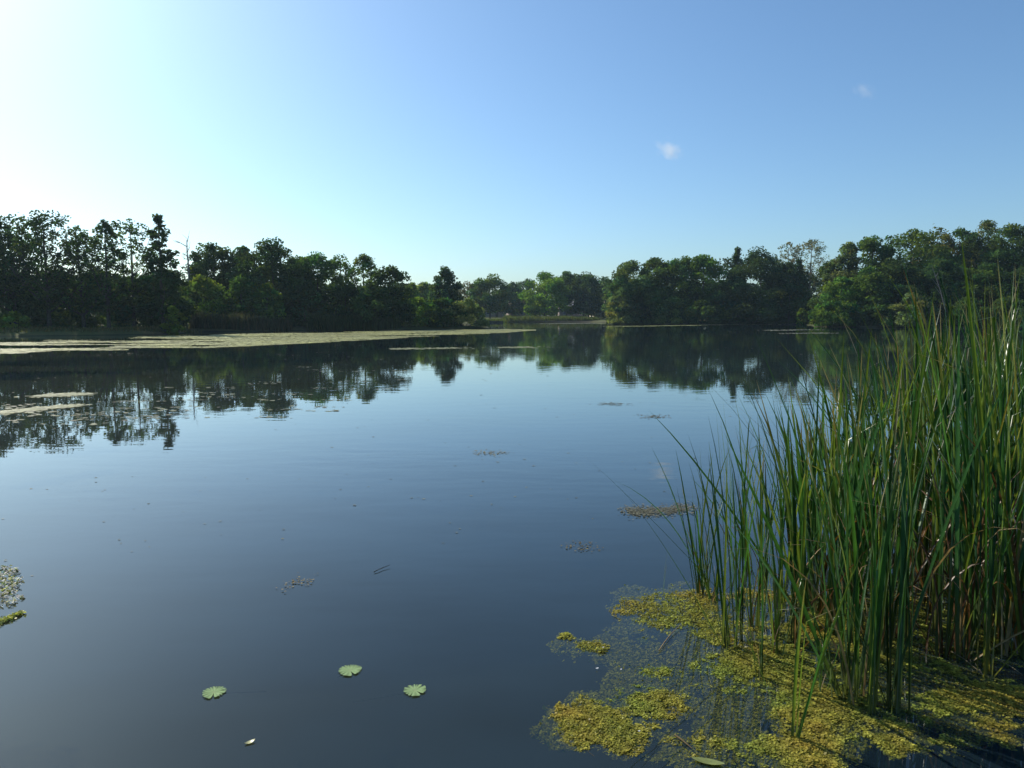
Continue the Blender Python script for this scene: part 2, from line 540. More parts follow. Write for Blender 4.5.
# --- the airy row of alders on the near bank
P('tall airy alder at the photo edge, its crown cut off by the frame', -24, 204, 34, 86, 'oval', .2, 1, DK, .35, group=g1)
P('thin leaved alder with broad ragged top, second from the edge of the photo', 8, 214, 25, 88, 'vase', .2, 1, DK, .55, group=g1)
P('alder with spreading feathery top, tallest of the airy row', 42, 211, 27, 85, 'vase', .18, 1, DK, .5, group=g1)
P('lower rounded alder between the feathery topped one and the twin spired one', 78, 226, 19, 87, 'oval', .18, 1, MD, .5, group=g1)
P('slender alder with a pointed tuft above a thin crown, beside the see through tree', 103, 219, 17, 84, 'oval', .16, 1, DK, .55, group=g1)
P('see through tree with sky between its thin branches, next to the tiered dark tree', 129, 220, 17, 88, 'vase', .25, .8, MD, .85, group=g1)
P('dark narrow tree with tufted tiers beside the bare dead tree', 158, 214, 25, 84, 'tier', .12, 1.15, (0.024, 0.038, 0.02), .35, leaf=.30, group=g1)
# --- dense undergrowth below them
g2 = 'undergrowth below the airy trees'
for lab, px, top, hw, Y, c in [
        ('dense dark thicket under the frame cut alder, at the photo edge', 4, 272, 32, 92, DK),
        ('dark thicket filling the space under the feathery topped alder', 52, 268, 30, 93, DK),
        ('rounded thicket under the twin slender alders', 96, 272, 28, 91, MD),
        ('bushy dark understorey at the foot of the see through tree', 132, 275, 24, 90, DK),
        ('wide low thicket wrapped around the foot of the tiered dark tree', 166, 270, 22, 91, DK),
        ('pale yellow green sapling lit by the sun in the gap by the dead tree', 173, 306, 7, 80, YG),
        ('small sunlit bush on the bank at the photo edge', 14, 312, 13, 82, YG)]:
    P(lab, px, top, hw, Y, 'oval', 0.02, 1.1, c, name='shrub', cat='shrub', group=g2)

# --- second group, denser and greener
g3 = 'dense trees behind the floating weed'
P('rounded tree with a lumpy twin top just past the bare dead tree', 213, 242, 20, 108, 'round', .1, 1, DK, group=g3)
P('slim pointed tree leaning on the lumpy twin topped one', 197, 254, 12, 112, 'cone', .1, 1, BG, group=g3)
P('tree with a softly pointed top between the twin topped tree and the biggest crown', 243, 246, 18, 112, 'oval', .1, 1, MD, group=g3)
P('biggest dense round crown of the middle group', 271, 240, 28, 108, 'round', .1, 1.1, DK, group=g3)
P('dark tree tucked behind the shoulder of the biggest round crown', 295, 256, 18, 116, 'oval', .1, 1, DK, group=g3)
P('yellow green lower tree in front of the lumpy twin topped one', 203, 276, 20, 100, 'oval', .06, 1, YG, group=g3)
P('light green lower tree with drooping sprays in front of the biggest crown', 240, 276, 20, 101, 'oval', .06, 1, GR, group=g3)
P('slender mid green tree directly in front of the biggest round crown', 266, 284, 13, 100, 'oval', .06, 1, GR, group=g3)
P('broad flat topped dark tree just before the gap of sky', 317, 253, 22, 108, 'round', .1, 1, MD, group=g3)
P('thin wispy tree edging the gap of sky', 340, 254, 11, 112, 'vase', .2, .9, MD, .6, group=g3)
P('lacy domed tree on the far side of the gap of sky', 363, 253, 18, 110, 'oval', .15, 1, MD, .4, group=g3)
P('dark lopsided tree sloping down to the willow bushes', 389, 266, 21, 108, 'round', .08, 1.1, DK, group=g3)
P('low spreading tree under the gap of sky', 345, 284, 22, 107, 'oval', .06, 1, DK, group=g3)
P('dim bushy tree in the shade below the broad flat topped one', 304, 286, 22, 105, 'oval', .05, 1, DK, group=g3)
P('leafy tree low down at the foot of the lacy domed one', 374, 286, 18, 105, 'oval', .05, 1, MD, group=g3)

# --- willows on the point
g4 = 'willow bushes on the point'
for lab, px, top, hw, Y, c, k in [
        ('grey green willow bush, first on the point from the dark lopsided tree', 398, 302, 13, 110, (.095, .11, .06), 'dome'),
        ('bright green rounded bush among the grey willows on the point', 420, 298, 14, 111, (.085, .135, .035), 'round'),
        ('dark middle bush with a sunlit flank on the point', 442, 298, 17, 111, MD, 'round'),
        ('feathery pale willow bush at the tip of the point', 464, 297, 19, 112, (.105, .12, .065), 'dome')]:
    P(lab, px, top, hw, Y, k, 0.0, 1.25, c, leaf=.27, name='willow_bush', cat='willow bush', group=g4)
P('conical tree rising alone above the willow bushes', 445, 266, 18, 140, 'cone', .1, 1.6, BG, name='conifer_tree', cat='conifer')
P('small pale tree in the dip before the conical tree', 424, 282, 13, 165, 'oval', .1, 1, GY)
P('little yellowish tree peeping out beside the dark lopsided one', 412, 283, 8, 160, 'oval', .1, 1, YG)

# --- far shore
g5 = 'trees along the far shore'
P('brownish thin crowned tree on the far shore next to the conical tree', 468, 281, 13, 233, 'oval', .1, .9, (0.07, 0.062, 0.04), .3, group=g5)
P('round dark lone tree on the far shore above the grassy strip', 490, 275, 17, 230, 'round', .22, 1.1, MD, group=g5)
P('bluish low tree on the far shore between two round ones', 512, 281, 13, 254, 'oval', .15, 1, BG, group=g5)
P('flat topped hazy tree far behind the pale house', 528, 279, 14, 263, 'round', .15, 1, BG, group=g5)
P('bright green round tree, greenest on the far shore', 545, 272, 19, 230, 'round', .13, 1.2, (0.07, 0.115, 0.025), group=g5)
P('dark tree with high dome, directly behind the greenest one', 567, 271, 14, 238, 'oval', .13, 1.1, MD, group=g5)
P('wide dark tree in the middle of the far shore past the greenest one', 584, 273, 16, 234, 'round', .14, 1.1, DK, group=g5)
P('misty tree at the far end of the lake beside the island trees', 604, 276, 14, 268, 'round', .12, 1, BG, group=g5)
P('misty low crown sinking behind the island trees', 622, 277, 15, 273, 'round', .12, 1, BG, group=g5)
P('small dim tree behind the lone dark one on the far shore', 478, 283, 10, 258, 'oval', .1, 1, BG, group=g5)
P('dim rounded tree filling the gap next to the cream gable house', 592, 288, 11, 246, 'oval', .1, 1, DK, group=g5)

# --- wooded island / promontory
g6 = 'trees on the wooded promontory'
P('grey green tree at the tip of the promontory', 630, 261, 20, 164, 'round', .06, 1.1, (0.05, 0.075, 0.04), group=g6)
P('round tree next behind the promontory tip', 655, 257, 18, 172, 'round', .08, 1.1, MD, group=g6)
P('lumpy mid green tree in the middle of the promontory', 683, 256, 21, 168, 'round', .06, 1.1, MD, group=g6)
P('domed green tree with even top, tallest green one on the promontory', 704, 255, 20, 166, 'oval', .06, 1.1, GR, group=g6)
P('small spiky tree poking up from the promontory behind the domed one', 727, 257, 10, 176, 'vase', .1, 1, DK, .3, group=g6)
P('narrow dark tree with a raised tuft on the promontory', 738, 247, 11, 174, 'tier', .1, 1.1, DK, group=g6)
P('broadest near black tree on the promontory', 762, 249, 25, 168, 'round', .05, 1.2, (0.022, 0.036, 0.022), group=g6)
P('dark tree dropping away towards the pale poplars', 785, 262, 17, 170, 'round', .06, 1.1, DK, group=g6)
P('dark spiky tree directly under the pale poplars', 799, 258, 10, 172, 'cone', .06, 1.1, DK, group=g6)
P('rounded dark tree low in front of the near black one', 738, 278, 24, 162, 'oval', .03, 1.1, DK, group=g6)
P('dusky low tree in front of the pale poplars', 790, 284, 20, 162, 'oval', .03, 1.1, DK, group=g6)
P('soft grey green willow dipping into the water at the promontory tip', 622, 292, 15, 160, 'dome', 0, 1.2, GY, name='willow_bush', cat='willow bush', group=g6)
P('light green willow mound in the middle of the promontory shore', 672, 298, 20, 158, 'dome', 0, 1.2, (0.06, 0.085, 0.035), name='willow_bush', cat='willow bush', group=g6)
P('taller willow with sunlit face behind the shore mound', 650, 284, 20, 161, 'dome', 0, 1.2, MD, name='willow_bush', cat='willow bush', group=g6)
P('dim willow thicket at the water below the domed green tree', 704, 300, 18, 158, 'dome', 0, 1.1, MD, name='willow_bush', cat='willow bush', group=g6)
P('black shaded thicket at the water below the near black tree', 752, 298, 26, 159, 'dome', 0, 1.1, DK, name='willow_bush', cat='willow bush', group=g6)
P('slim pale yellow green bush alone at the end of the promontory shore', 803, 308, 5, 152, 'oval', 0, 1.2, YG, name='shrub', cat='shrub')
g7 = 'pale thin poplars'
P('smaller thin greyish poplar, crown full of sky', 789, 242, 9, 196, 'vase', .3, .75, (0.10, 0.095, 0.075), .9, leaf=.3, name='poplar_tree', cat='poplar', group=g7, bark=M_BARK_PALE)
P('bigger thin greyish poplar with spreading bare looking crown', 812, 239, 15, 194, 'vase', .35, .75, (0.10, 0.095, 0.08), .9, leaf=.3, name='poplar_tree', cat='poplar', group=g7, bark=M_BARK_PALE)

# --- wood behind the reeds
g8 = 'trees of the wood behind the reeds'
P('low green tree in the notch after the pale poplars', 832, 261, 16, 148, 'round', .05, 1.1, MD, group=g8)
P('greyish topped tree at the start of the wood', 849, 242, 15, 144, 'oval', .05, 1.1, GY, group=g8)
P('dark leaved tree with bumpy shoulder next in the wood', 873, 237, 20, 142, 'round', .05, 1.1, MD, group=g8)
P('large spreading oak with broken outline in the wood', 912, 228, 28, 140, 'round', .05, 1.2, MD, group=g8)
P('tree with a tan autumn tinged top in the wood', 938, 228, 20, 146, 'round', .05, 1.1, (0.078, 0.075, 0.034), group=g8)
P('deep green tree behind the tan tinged one', 962, 227, 20, 148, 'round', .05, 1.1, DK, group=g8)
P('highest pale wispy crown in the wood', 988, 219, 20, 146, 'oval', .05, 1, GY, .15, group=g8)
P('full dark crown beyond the highest pale one, by the frame', 1014, 225, 24, 142, 'round', .05, 1.1, MD, group=g8)
P('last dark tree of the wood, half outside the frame', 1046, 221, 28, 138, 'round', .05, 1.1, DK, group=g8)
P('low leafy tree over the water at the corner of the wood', 842, 276, 20, 132, 'oval', .02, 1.15, GR, group=g8)
P('drooping green tree at the corner of the wood, touching the water', 868, 268, 20, 131, 'oval', .02, 1.1, (0.05, 0.078, 0.026), group=g8)
P('shadowy tree in the middle of the wood front', 900, 262, 22, 130, 'oval', .04, 1.1, DK, group=g8)
P('dark bushy tree beyond the pale leaning branch', 940, 258, 24, 128, 'oval', .04, 1.1, DK, group=g8)
P('olive tree behind the tallest reed tips', 985, 262, 26, 126, 'oval', .03, 1.1, MD, group=g8)
P('dark tree low behind the reeds by the frame', 1025, 266, 24, 122, 'oval', .03, 1.1, DK, group=g8)
P('grey green bush bulging over the water in front of the wood', 912, 294, 19, 123, 'dome', 0, 1.2, GY, name='willow_bush', cat='willow bush', group=g8)
P('bright low bush at the corner where wood meets water', 832, 298, 14, 128, 'dome', 0, 1.2, GR, name='willow_bush', cat='willow bush', group=g8)
P('dim bush between the bulging bush and the corner', 878, 303, 17, 126, 'dome', 0, 1.1, MD, name='willow_bush', cat='willow bush', group=g8)
P('olive bush at the water behind the tall reeds', 968, 296, 20, 120, 'dome', 0, 1.1, MD, name='willow_bush', cat='willow bush', group=g8)
P('bush behind the reeds at the frame edge', 1010, 296, 20, 116, 'dome', 0, 1.1, MD, name='willow_bush', cat='willow bush', group=g8)


# --- the bare dead tree
def dead_tree():
    Y = 104
    p = at(187, 240, Y); gz = float(ground_z(np.array(p[0]), np.array(p[1])))
    H = p[2] - gz
    r = tag(empty('dead_tree', (p[0], p[1], gz)), 'bare dead tree with short level branches against the sky', 'dead tree')
    mb = MB(); zz = np.linspace(-.2, H, 8)
    mb.tube(np.column_stack([0.08 * np.sin(zz), 0 * zz, zz]), np.interp(zz, [0, H], [0.22, 0.05]), 6)
    mb.build('trunk', M_BARK_PALE, r, True)
    mb = MB()
    for z in np.linspace(H * .45, H * .96, 15):
        a = rng.uniform(0, 6.28); l = rng.uniform(0.6, 1.7) * (1.2 if z > H * .85 else 1)
        s = np.array([0.08 * math.sin(z), 0, z]); e = s + np.array([math.cos(a) * l, math.sin(a) * l * .6, rng.uniform(-.1, .35) + (0.8 if z > H * .85 else 0)])
        mb.tube([s, (s + e) / 2 + [0, 0, .05], e], [0.06, 0.045, 0.02], 4)
        for _ in range(3):
            e2 = e + rng.normal(size=3) * .4 + [0, 0, .25]
            mb.tube([s * .4 + e * .6, e2], [0.03, 0.012], 3)
    mb.build('branches', M_BARK_PALE, r)


dead_tree()


def pale_branch():
    Y = 121
    a, b = at(946, 312, Y), at(932, 266, Y)
    r = tag(empty('leaning_branch', tuple(a)), 'pale bare branch leaning out of the dark wood', 'branch')
    mb = MB(); d = b - a
    mb.tube([(0, 0, 0), d * .5 + [.15, 0, 0], d], [.09, .07, .03], 5)
    r_ = mb.build('limb', M_BARK_PALE, r, True)
    mb = MB()
    for k, e in ((.55, (-1.3, 0, 1.6)), (.75, (.9, 0, 1.8)), (.4, (-.9, .2, 1.2))):
        mb.tube([d * k, d * k + np.array(e)], [.05, .015], 4)
    mb.build('twigs', M_BARK_PALE, r)


pale_branch()


# --- far off wood behind everything (reads as one mass)
def scatter_wood(name, arcs, n, leaf, col):
    allv = []
    for (x0, y0, x1, y1, h) in arcs:
        t = rng.random(n); d = rng.normal(0, 5, n)
        x = x0 + (x1 - x0) * t; y = y0 + (y1 - y0) * t + d
        hh = h * (0.65 + 0.5 * fbm(t * 9, t * 0 + 3.3, int(x0) & 63, 3))
        z = hh * rng.random(n) ** 0.8
        allv.append(np.stack([x, y, z + 0.5], 1))
    c = np.concatenate(allv)
    v, f = leaf_quads(c, leaf)
    lc = np.array(col)[None] * (rng.uniform(.6, 1.4, len(c)) * (0.7 + 0.6 * fbm(c[:, 0] * .2, c[:, 2] * .3, 3, 2)))[:, None]
    tag(mesh_obj(name, v, f, M_TREE, None, np.repeat(lc, 4, axis=0)), kind='stuff')


scatter_wood('distant_woods', [(-150, 150, -45, 150, 11), (-60, 152, -20, 185, 9), (-40, 290, 60, 290, 14), (30, 240, 90, 215, 13), (70, 200, 200, 160, 15)], 6500, 0.8, BG)


# --- grass and reeds along the far banks
def fringe(name, pts, n, h, col, depth=1.5, w=0.10, kind='stuff'):
    pts = np.asarray(pts, float)
    seg = np.linalg.norm(np.diff(pts, axis=0), axis=1); cum = np.concatenate([[0], np.cumsum(seg)])
    s = rng.uniform(0, cum[-1], n)
    x = np.interp(s, cum, pts[:, 0]) + rng.normal(0, .4, n); y = np.interp(s, cum, pts[:, 1]) + rng.uniform(0, depth, n)
    z = np.maximum(ground_z(x, y), -.05)
    hh = h * rng.uniform(.5, 1.1, n) * (0.55 + 0.9 * fbm(s * .3, s * 0, 5, 3))
    ang = rng.uniform(0, np.pi, n); lean = rng.normal(0, .18, (n, 2)) * hh[:, None]
    dx, dy = np.cos(ang) * w / 2, np.sin(ang) * w / 2
    b = np.stack([x, y, z - .03], 1)
    m = b + np.stack([lean[:, 0] * .4, lean[:, 1] * .4, hh * .6], 1)
    t = b + np.stack([lean[:, 0], lean[:, 1], hh], 1)
    o = np.stack([dx, dy, 0 * dx], 1)
    v = np.stack([b - o, b + o, m + o * .8, m - o * .8, t], 1).reshape(-1, 3)
    i = np.arange(n) * 5
    c = np.array(col)[None] * rng.uniform(.6, 1.4, n)[:, None]
    c[:, 0] *= rng.uniform(.8, 1.4, n)
    return tag(mesh_obj(name, v, [np.stack([i, i + 1, i + 2, i + 3], 1), np.stack([i + 3, i + 2, i + 4], 1)], M_GRASS, None, np.repeat(c, 5, axis=0)), kind=kind)


fringe('shore_reeds', [(-42, 93), (-36, 94), (-31, 97.5)], 2600, 1.9, (0.075, 0.078, 0.045), 1.8)
fringe('shore_reeds', [(-28, 98.5), (-17, 104)], 2600, 1.9, (0.05, 0.075, 0.03), 1.8)
fringe('bank_grass', [(-75, 71), (-54, 75), (-46, 78), (-40, 83)], 4500, 0.40, (0.11, 0.12, 0.05), 9)
fringe('bank_grass', [(-9, 189.5), (-4, 192), (-2, 203.5)], 1500, 0.9, (0.12, 0.16, 0.04), 2.0, .16)
fringe('bank_grass', [(-2, 205), (10, 207), (25, 207)], 9000, 1.2, (0.10, 0.13, 0.045), 14, .16)
fringe('bank_grass', [(57, 127), (76, 118), (97, 107)], 2600, 0.8, (0.05, 0.07, 0.03), 2)
fringe('bank_grass', [(21.5, 161), (41, 156.5), (62, 156.5)], 2600, 0.7, (0.05, 0.07, 0.03), 2)
fringe('bank_grass', [(60, 165), (75, 150), (90, 150)], 2000, 2.0, (0.04, 0.06, 0.03), 8, .2)


# --- the retaining edge of the far bank, houses
def bank_edging():
    r = tag(empty('retaining_wall', (-6.5, 186.9, 0)), 'low dark timber wall holding the grassy far bank', 'retaining wall')
    mb = MB()
    for k in range(3):
        mb.box((-3.6, 0, -.6 + k * .36), (4.2, .12, -.6 + k * .36 + .34), (1, 1, 1))
    mb.build('planks', M_BARK, r)
    for k in range(6):
        mb = MB(); mb.tube([(-3.5 + k * 1.5, -.1, -.8), (-3.5 + k * 1.5, -.1, .62)], .09, 8)
        mb.build('post', M_BARK, r)


bank_edging()
M_GLASS = solid_material('window_glass', (0.02, 0.025, 0.03), (0.03, 0.035, 0.04), 1, .08, 0, .8)
M_WHITE = solid_material('white_paint', (0.72, 0.72, 0.70), (0.80, 0.80, 0.78), 3, .5)


def brick_mat(name, c1, c2, mortar, sc_=3.5):
    m, nt, N, L, out = new_mat(name)
    p = N.new('ShaderNodeBsdfPrincipled'); p.inputs['Roughness'].default_value = .9
    tc = N.new('ShaderNodeTexCoord'); b = N.new('ShaderNodeTexBrick')
    b.inputs['Color1'].default_value = (*c1, 1); b.inputs['Color2'].default_value = (*c2, 1); b.inputs['Mortar'].default_value = (*mortar, 1)
    b.inputs['Scale'].default_value = sc_
    mp = N.new('ShaderNodeMapping'); mp.inputs['Rotation'].default_value = (math.radians(90), 0, 0)
    L.new(tc.outputs['Object'], mp.inputs[0]); L.new(mp.outputs[0], b.inputs['Vector'])
    L.new(b.outputs[0], p.inputs['Base Color']); L.new(p.outputs[0], out.inputs[0])
    return m


def house(label, px, Y, w, d, h, wall, roof, gable_front=False, rz=0.0):
    p = at(px, 316, Y); gz = float(ground_z(np.array(p[0]), np.array(p[1])))
    r = tag(empty('house', (p[0], p[1], gz), rz), label, 'house')
    rise = w * .42 if gable_front else d * .42
    v = [(-w/2, 0, -.2), (w/2, 0, -.2), (w/2, d, -.2), (-w/2, d, -.2), (-w/2, 0, h), (w/2, 0, h), (w/2, d, h), (-w/2, d, h)]
    q = [(0, 1, 5, 4), (1, 2, 6, 5), (2, 3, 7, 6), (3, 0, 4, 7)]
    if gable_front:
        v += [(0, 0, h + rise), (0, d, h + rise)]; tri = [(4, 5, 8), (6, 7, 9)]
    else:
        v += [(-w/2, d/2, h + rise), (w/2, d/2, h + rise)]; tri = [(7, 4, 8), (5, 6, 9)]
    mesh_obj('wall', v, [np.array(q), np.array(tri)], wall, r)
    mb = MB(); o = .35; t = .18
    def slab(a, b, c, e):
        a, b, c, e = map(np.array, (a, b, c, e)); up = np.array([0, 0, t])
        mb.add([a, b, c, e, a + up, b + up, c + up, e + up], [(0, 3, 2, 1), (4, 5, 6, 7), (0, 1, 5, 4), (1, 2, 6, 5), (2, 3, 7, 6), (3, 0, 4, 7)])
    dz = o * .84
    if gable_front:
        slab((-w/2 - o, -o, h - dz + .02), (0, -o, h + rise + .02), (0, d + o, h + rise + .02), (-w/2 - o, d + o, h - dz + .02))
        slab((w/2 + o, -o, h - dz + .02), (w/2 + o, d + o, h - dz + .02), (0.003, d + o, h + rise + .02), (0.003, -o, h + rise + .02))
    else:
        slab((-w/2 - o, -o, h - dz + .02), (w/2 + o, -o, h - dz + .02), (w/2 + o, d/2, h + rise + .02), (-w/2 - o, d/2, h + rise + .02))
        slab((-w/2 - o, d + o, h - dz + .02), (-w/2 - o, d/2 + .003, h + rise + .02), (w/2 + o, d/2 + .003, h + rise + .02), (w/2 + o, d + o, h - dz + .02))
    rf = mb.build('roof', roof, r)
    mb = MB(); cz = h + rise * .5
    mb.box((w * .28, d * .45, cz), (w * .28 + .7, d * .45 + .7, h + rise + 1.1)); mb.build('chimney', wall, rf)
    nwin = max(2, int(w / 3))
    for fl in range(2 if h > 4 else 1):
        for k in range(nwin):
            x = -w/2 + w * (k + .5) / nwin; z = .9 + fl * 2.6
            if fl == 0 and k == nwin - 1:
                mb = MB(); mb.box((x - .45, -.06, -.1), (x + .45, -.003, 2.0)); mb.build('door', M_BARK, r)
                continue
            mb = MB()
            for lo, hi in (((x - .6, -.07, z), (x - .52, -.003, z + 1.2)), ((x + .52, -.07, z), (x + .6, -.003, z + 1.2)),
                           ((x - .518, -.07, z), (x + .518, -.003, z + .08)), ((x - .518, -.07, z + 1.12), (x + .518, -.003, z + 1.2)),
                           ((x - .03, -.07, z + .082), (x + .03, -.003, z + 1.118))):
                mb.box(lo, hi)
            wf = mb.build('window', M_WHITE, r)
            mb = MB(); mb.box((x - .51, -.035, z + .09), (x + .51, -.006, z + 1.11)); mb.build('pane', M_GLASS, wf)


M_BRICK = brick_mat('pinkish_brick', (0.30, 0.20, 0.17), (0.36, 0.25, 0.21), (0.35, 0.33, 0.30))
M_RENDER = solid_material('cream_render', (0.62, 0.56, 0.42), (0.70, 0.64, 0.50), 2, .9)
M_GREYW = solid_material('grey_render', (0.30, 0.31, 0.34), (0.36, 0.37, 0.40), 2, .9)
M_ROOF = brick_mat('roof_tiles', (0.10, 0.075, 0.07), (0.13, 0.09, 0.08), (0.06, 0.05, 0.05), 3)
M_ROOF2 = brick_mat('slate_roof', (0.10, 0.11, 0.13), (0.13, 0.14, 0.16), (0.07, 0.07, 0.08), 3)
house('pinkish brick house glimpsed between the lone dark tree and the greenest one', 522, 258, 9, 7, 2.9, M_BRICK, M_ROOF, rz=.2)
house('bluish grey house glimpsed under the lone dark tree on the far shore', 488, 266, 10, 7, 3.0, M_GREYW, M_ROOF2, rz=-.1)
house('cream gabled house at the far end of the lake beside the promontory', 606, 246, 4.6, 8, 2.8, M_RENDER, M_ROOF2, True, rz=.35)
house('long pinkish bungalow in the shade behind the far shore trees', 577, 260, 12, 7, 2.7, M_BRICK, M_ROOF2, rz=.1)


# ------------------------------------------------------------------ floating weed far out
def flakes(name, pos, size, cols, mat, sides=6, tilt=0.0, kind='stuff', stretch=(1, 1)):
    n = len(pos)
    a = np.linspace(0, 2 * np.pi, sides, endpoint=False)[None] + rng.uniform(0, 6.28, (n, 1))
    rr = size[:, None] * rng.uniform(.6, 1.2, (n, sides))
    lx, ly = np.cos(a) * rr * stretch[0], np.sin(a) * rr * stretch[1]
    sx, sy = rng.normal(0, 1, (n, 1)) * tilt, rng.normal(0, 1, (n, 1)) * tilt
    v = np.stack([pos[:, 0:1] + lx, pos[:, 1:2] + ly, pos[:, 2:3] + lx * sx + ly * sy], -1)
    f = np.arange(n * sides).reshape(n, sides)
    return tag(mesh_obj(name, v.reshape(-1, 3), f, mat, None, np.repeat(cols, sides, axis=0)), kind=kind)


def band_edges(px):
    """Near and far waterline of the long weed band, in photo rows."""
    near = np.interp(px, [0, 60, 160, 250, 330, 420, 500, 532], [358, 355, 350, 346, 342, 337, 333, 330.5])
    far = np.interp(px, [0, 60, 160, 250, 330, 420, 500, 532], [342, 339, 336, 333.5, 332.0, 330.2, 328.8, 329.5])
    return near, far


def far_weed():
    n = 120000
    px = rng.uniform(-40, 535, n); near, far = band_edges(px)
    Dn, Df = F_PX * CAM_H / (near - 314), F_PX * CAM_H / (far - 314)
    y = Dn + (Df - Dn) * rng.random(n)
    x = (px - 512) / F_PX * y
    den = .6 * fbm(x * .10, y * .22, 11, 4) + .4 * fbm(x * .22, y * .9, 12, 3)
    edge = np.minimum(y - Dn, Df - y) / (Df - Dn)
    keep = (den + np.clip(edge, 0, .2) * .6 > 0.52 + 0.06 * np.clip((330 - px) / 200, 0, 1)) & (lake_sd(x, y) < -.2)
    x, y, px = x[keep], y[keep], px[keep]
    # keep an even cover per square metre
    p = (y / y.max()) ** 1.0
    k = rng.random(len(x)) < p
    x, y = x[k], y[k]
    z = rng.uniform(.003, .02, len(x))
    c = np.array((0.40, 0.40, 0.13))[None] * rng.uniform(.6, 1.35, len(x))[:, None] * (0.7 + .6 * fbm(x * .3, y * .3, 2, 2))[:, None]
    flakes('floating_weed', np.stack([x, y, z], 1), rng.uniform(.06, .22, len(x)), c, M_SCUM, 6, .02)


far_weed()


def weed_streak(label, pxs, rows, n, size=.12, col=(0.26, 0.27, 0.12), seed=0, thr=.45):
    """One floating raft of weed: a streak along the given photo points on the water."""
    pts = np.array([pix(a, b) for a, b in zip(pxs, rows)])
    n = int(n * 2.6)
    t = rng.random(n) * (len(pts) - 1)
    x = np.interp(t, np.arange(len(pts)), pts[:, 0]); y = np.interp(t, np.arange(len(pts)), pts[:, 1])
    w = 0.0055 * y.mean() + .02
    size = size * (.75 if y.mean() < 40 else 1)
    y = y + rng.normal(0, w * 1.6, n); x = x + rng.normal(0, w * 1.2, n)
    k = fbm(x * .5 + seed, y * .5, 23 + seed, 3) > thr
    x, y = x[k], y[k]
    if len(x) < 5:
        return
    cx, cy = x.mean(), y.mean()
    c = np.array(col)[None] * rng.uniform(.6, 1.4, len(x))[:, None]
    o = flakes('weed_raft', np.stack([x - cx, y - cy, rng.uniform(.004, .015, len(x))], 1), size * rng.uniform(.4, 1.1, len(x)), c, M_SCUM, 6, .03, None)
    o.location = (cx, cy, 0)
    tag(o, label, 'floating weed', 'rafts of floating weed')


weed_streak('long pale weed raft in the tree reflections nearest the photo edge', [-5, 20, 45, 75], [413, 411, 408, 406], 330, .11, seed=1, thr=.12)
weed_streak('short pale weed raft just beyond the longest one in the reflections', [40, 60, 85], [396, 395, 394.5], 180, .12, seed=2, thr=.3)
weed_streak('thin weed line on the dark reflections of the middle trees', [395, 425, 470], [349, 348.5, 348], 250, .16, seed=3, thr=.3)
weed_streak('faint weed line off the tip of the willow point', [505, 520, 545], [347.5, 347.3, 347], 160, .16, seed=4, thr=.3)
weed_streak('bright weed line along the foot of the promontory tip', [610, 640, 670, 700], [326.3, 326.2, 325.6, 325.2], 700, .28, (0.30, 0.32, 0.10), 5, .3)
weed_streak('bright weed line below the near black tree', [705, 740, 780, 815], [324.8, 324.4, 324.4, 323.6], 800, .28, (0.30, 0.32, 0.10), 6, .3)
weed_streak('pale weed line off the far grassy bank', [545, 560, 575, 598], [323.8, 323.6, 323.5, 323.2], 320, .3, (0.3, 0.3, 0.2), 7, .3)
weed_streak('short pale streak of weed near the slim yellow green bush', [770, 790, 812], [330.5, 330, 329.6], 200, .2, (0.25, 0.26, 0.16), 8, .3)
weed_streak('second short streak of weed, nearer than the one by the slim bush', [784, 806, 830], [333.6, 333.2, 333], 160, .16, (0.25, 0.26, 0.16), 9, .3)
weed_streak('tan patch of floating leaves beside the reeds, largest in open water', [630, 645, 668, 690], [511, 512, 511, 507], 420, .022, (0.15, 0.145, 0.10), 10, .3)
weed_streak('small tan patch floating in the middle of the lake', [478, 490, 504], [454, 453, 453], 46, .026, (0.20, 0.19, 0.12), 11, .1)
weed_streak('small dark patch floating farther out towards the promontory', [602, 612, 622], [404, 404, 404], 60, .035, (0.10, 0.10, 0.06), 12, .25)
weed_streak('tiny brown patch floating off the reed tips', [572, 580, 588], [546, 546, 545], 26, .018, (0.16, 0.13, 0.06), 13, .2)
weed_streak('tiny patch floating between the middle of the lake and the reeds', [644, 654, 664], [417, 417, 416], 36, .04, (0.12, 0.11, 0.07), 14, .25)
weed_streak('brown crumbs of weed floating alone in the near water', [294, 300, 306], [582, 582, 581], 22, .016, (0.2, 0.16, 0.08), 15, .2)


def specks(n):
    px = rng.uniform(-10, 830, n); py = 345 + 330 * rng.random(n) ** 1.9
    P_ = np.array([pix(a, b) for a, b in zip(px, py)])
    d = fbm(P_[:, 0] * .08, P_[:, 1] * .12, 41, 3)
    k = (d > .46) | (px < 380) & (py < 430)
    P_ = P_[k]; P_[:, 2] = rng.uniform(.003, .008, len(P_))
    s = .0011 * P_[:, 1] * rng.uniform(.4, 1.3, len(P_)) + .003
    c = np.array((0.15, 0.15, 0.09))[None] * rng.uniform(.4, 1.6, len(P_))[:, None]
    flakes('floating_specks', P_, s, c, M_SCUM, 5, .05, 'stuff', (1.6, 1))


specks(420)

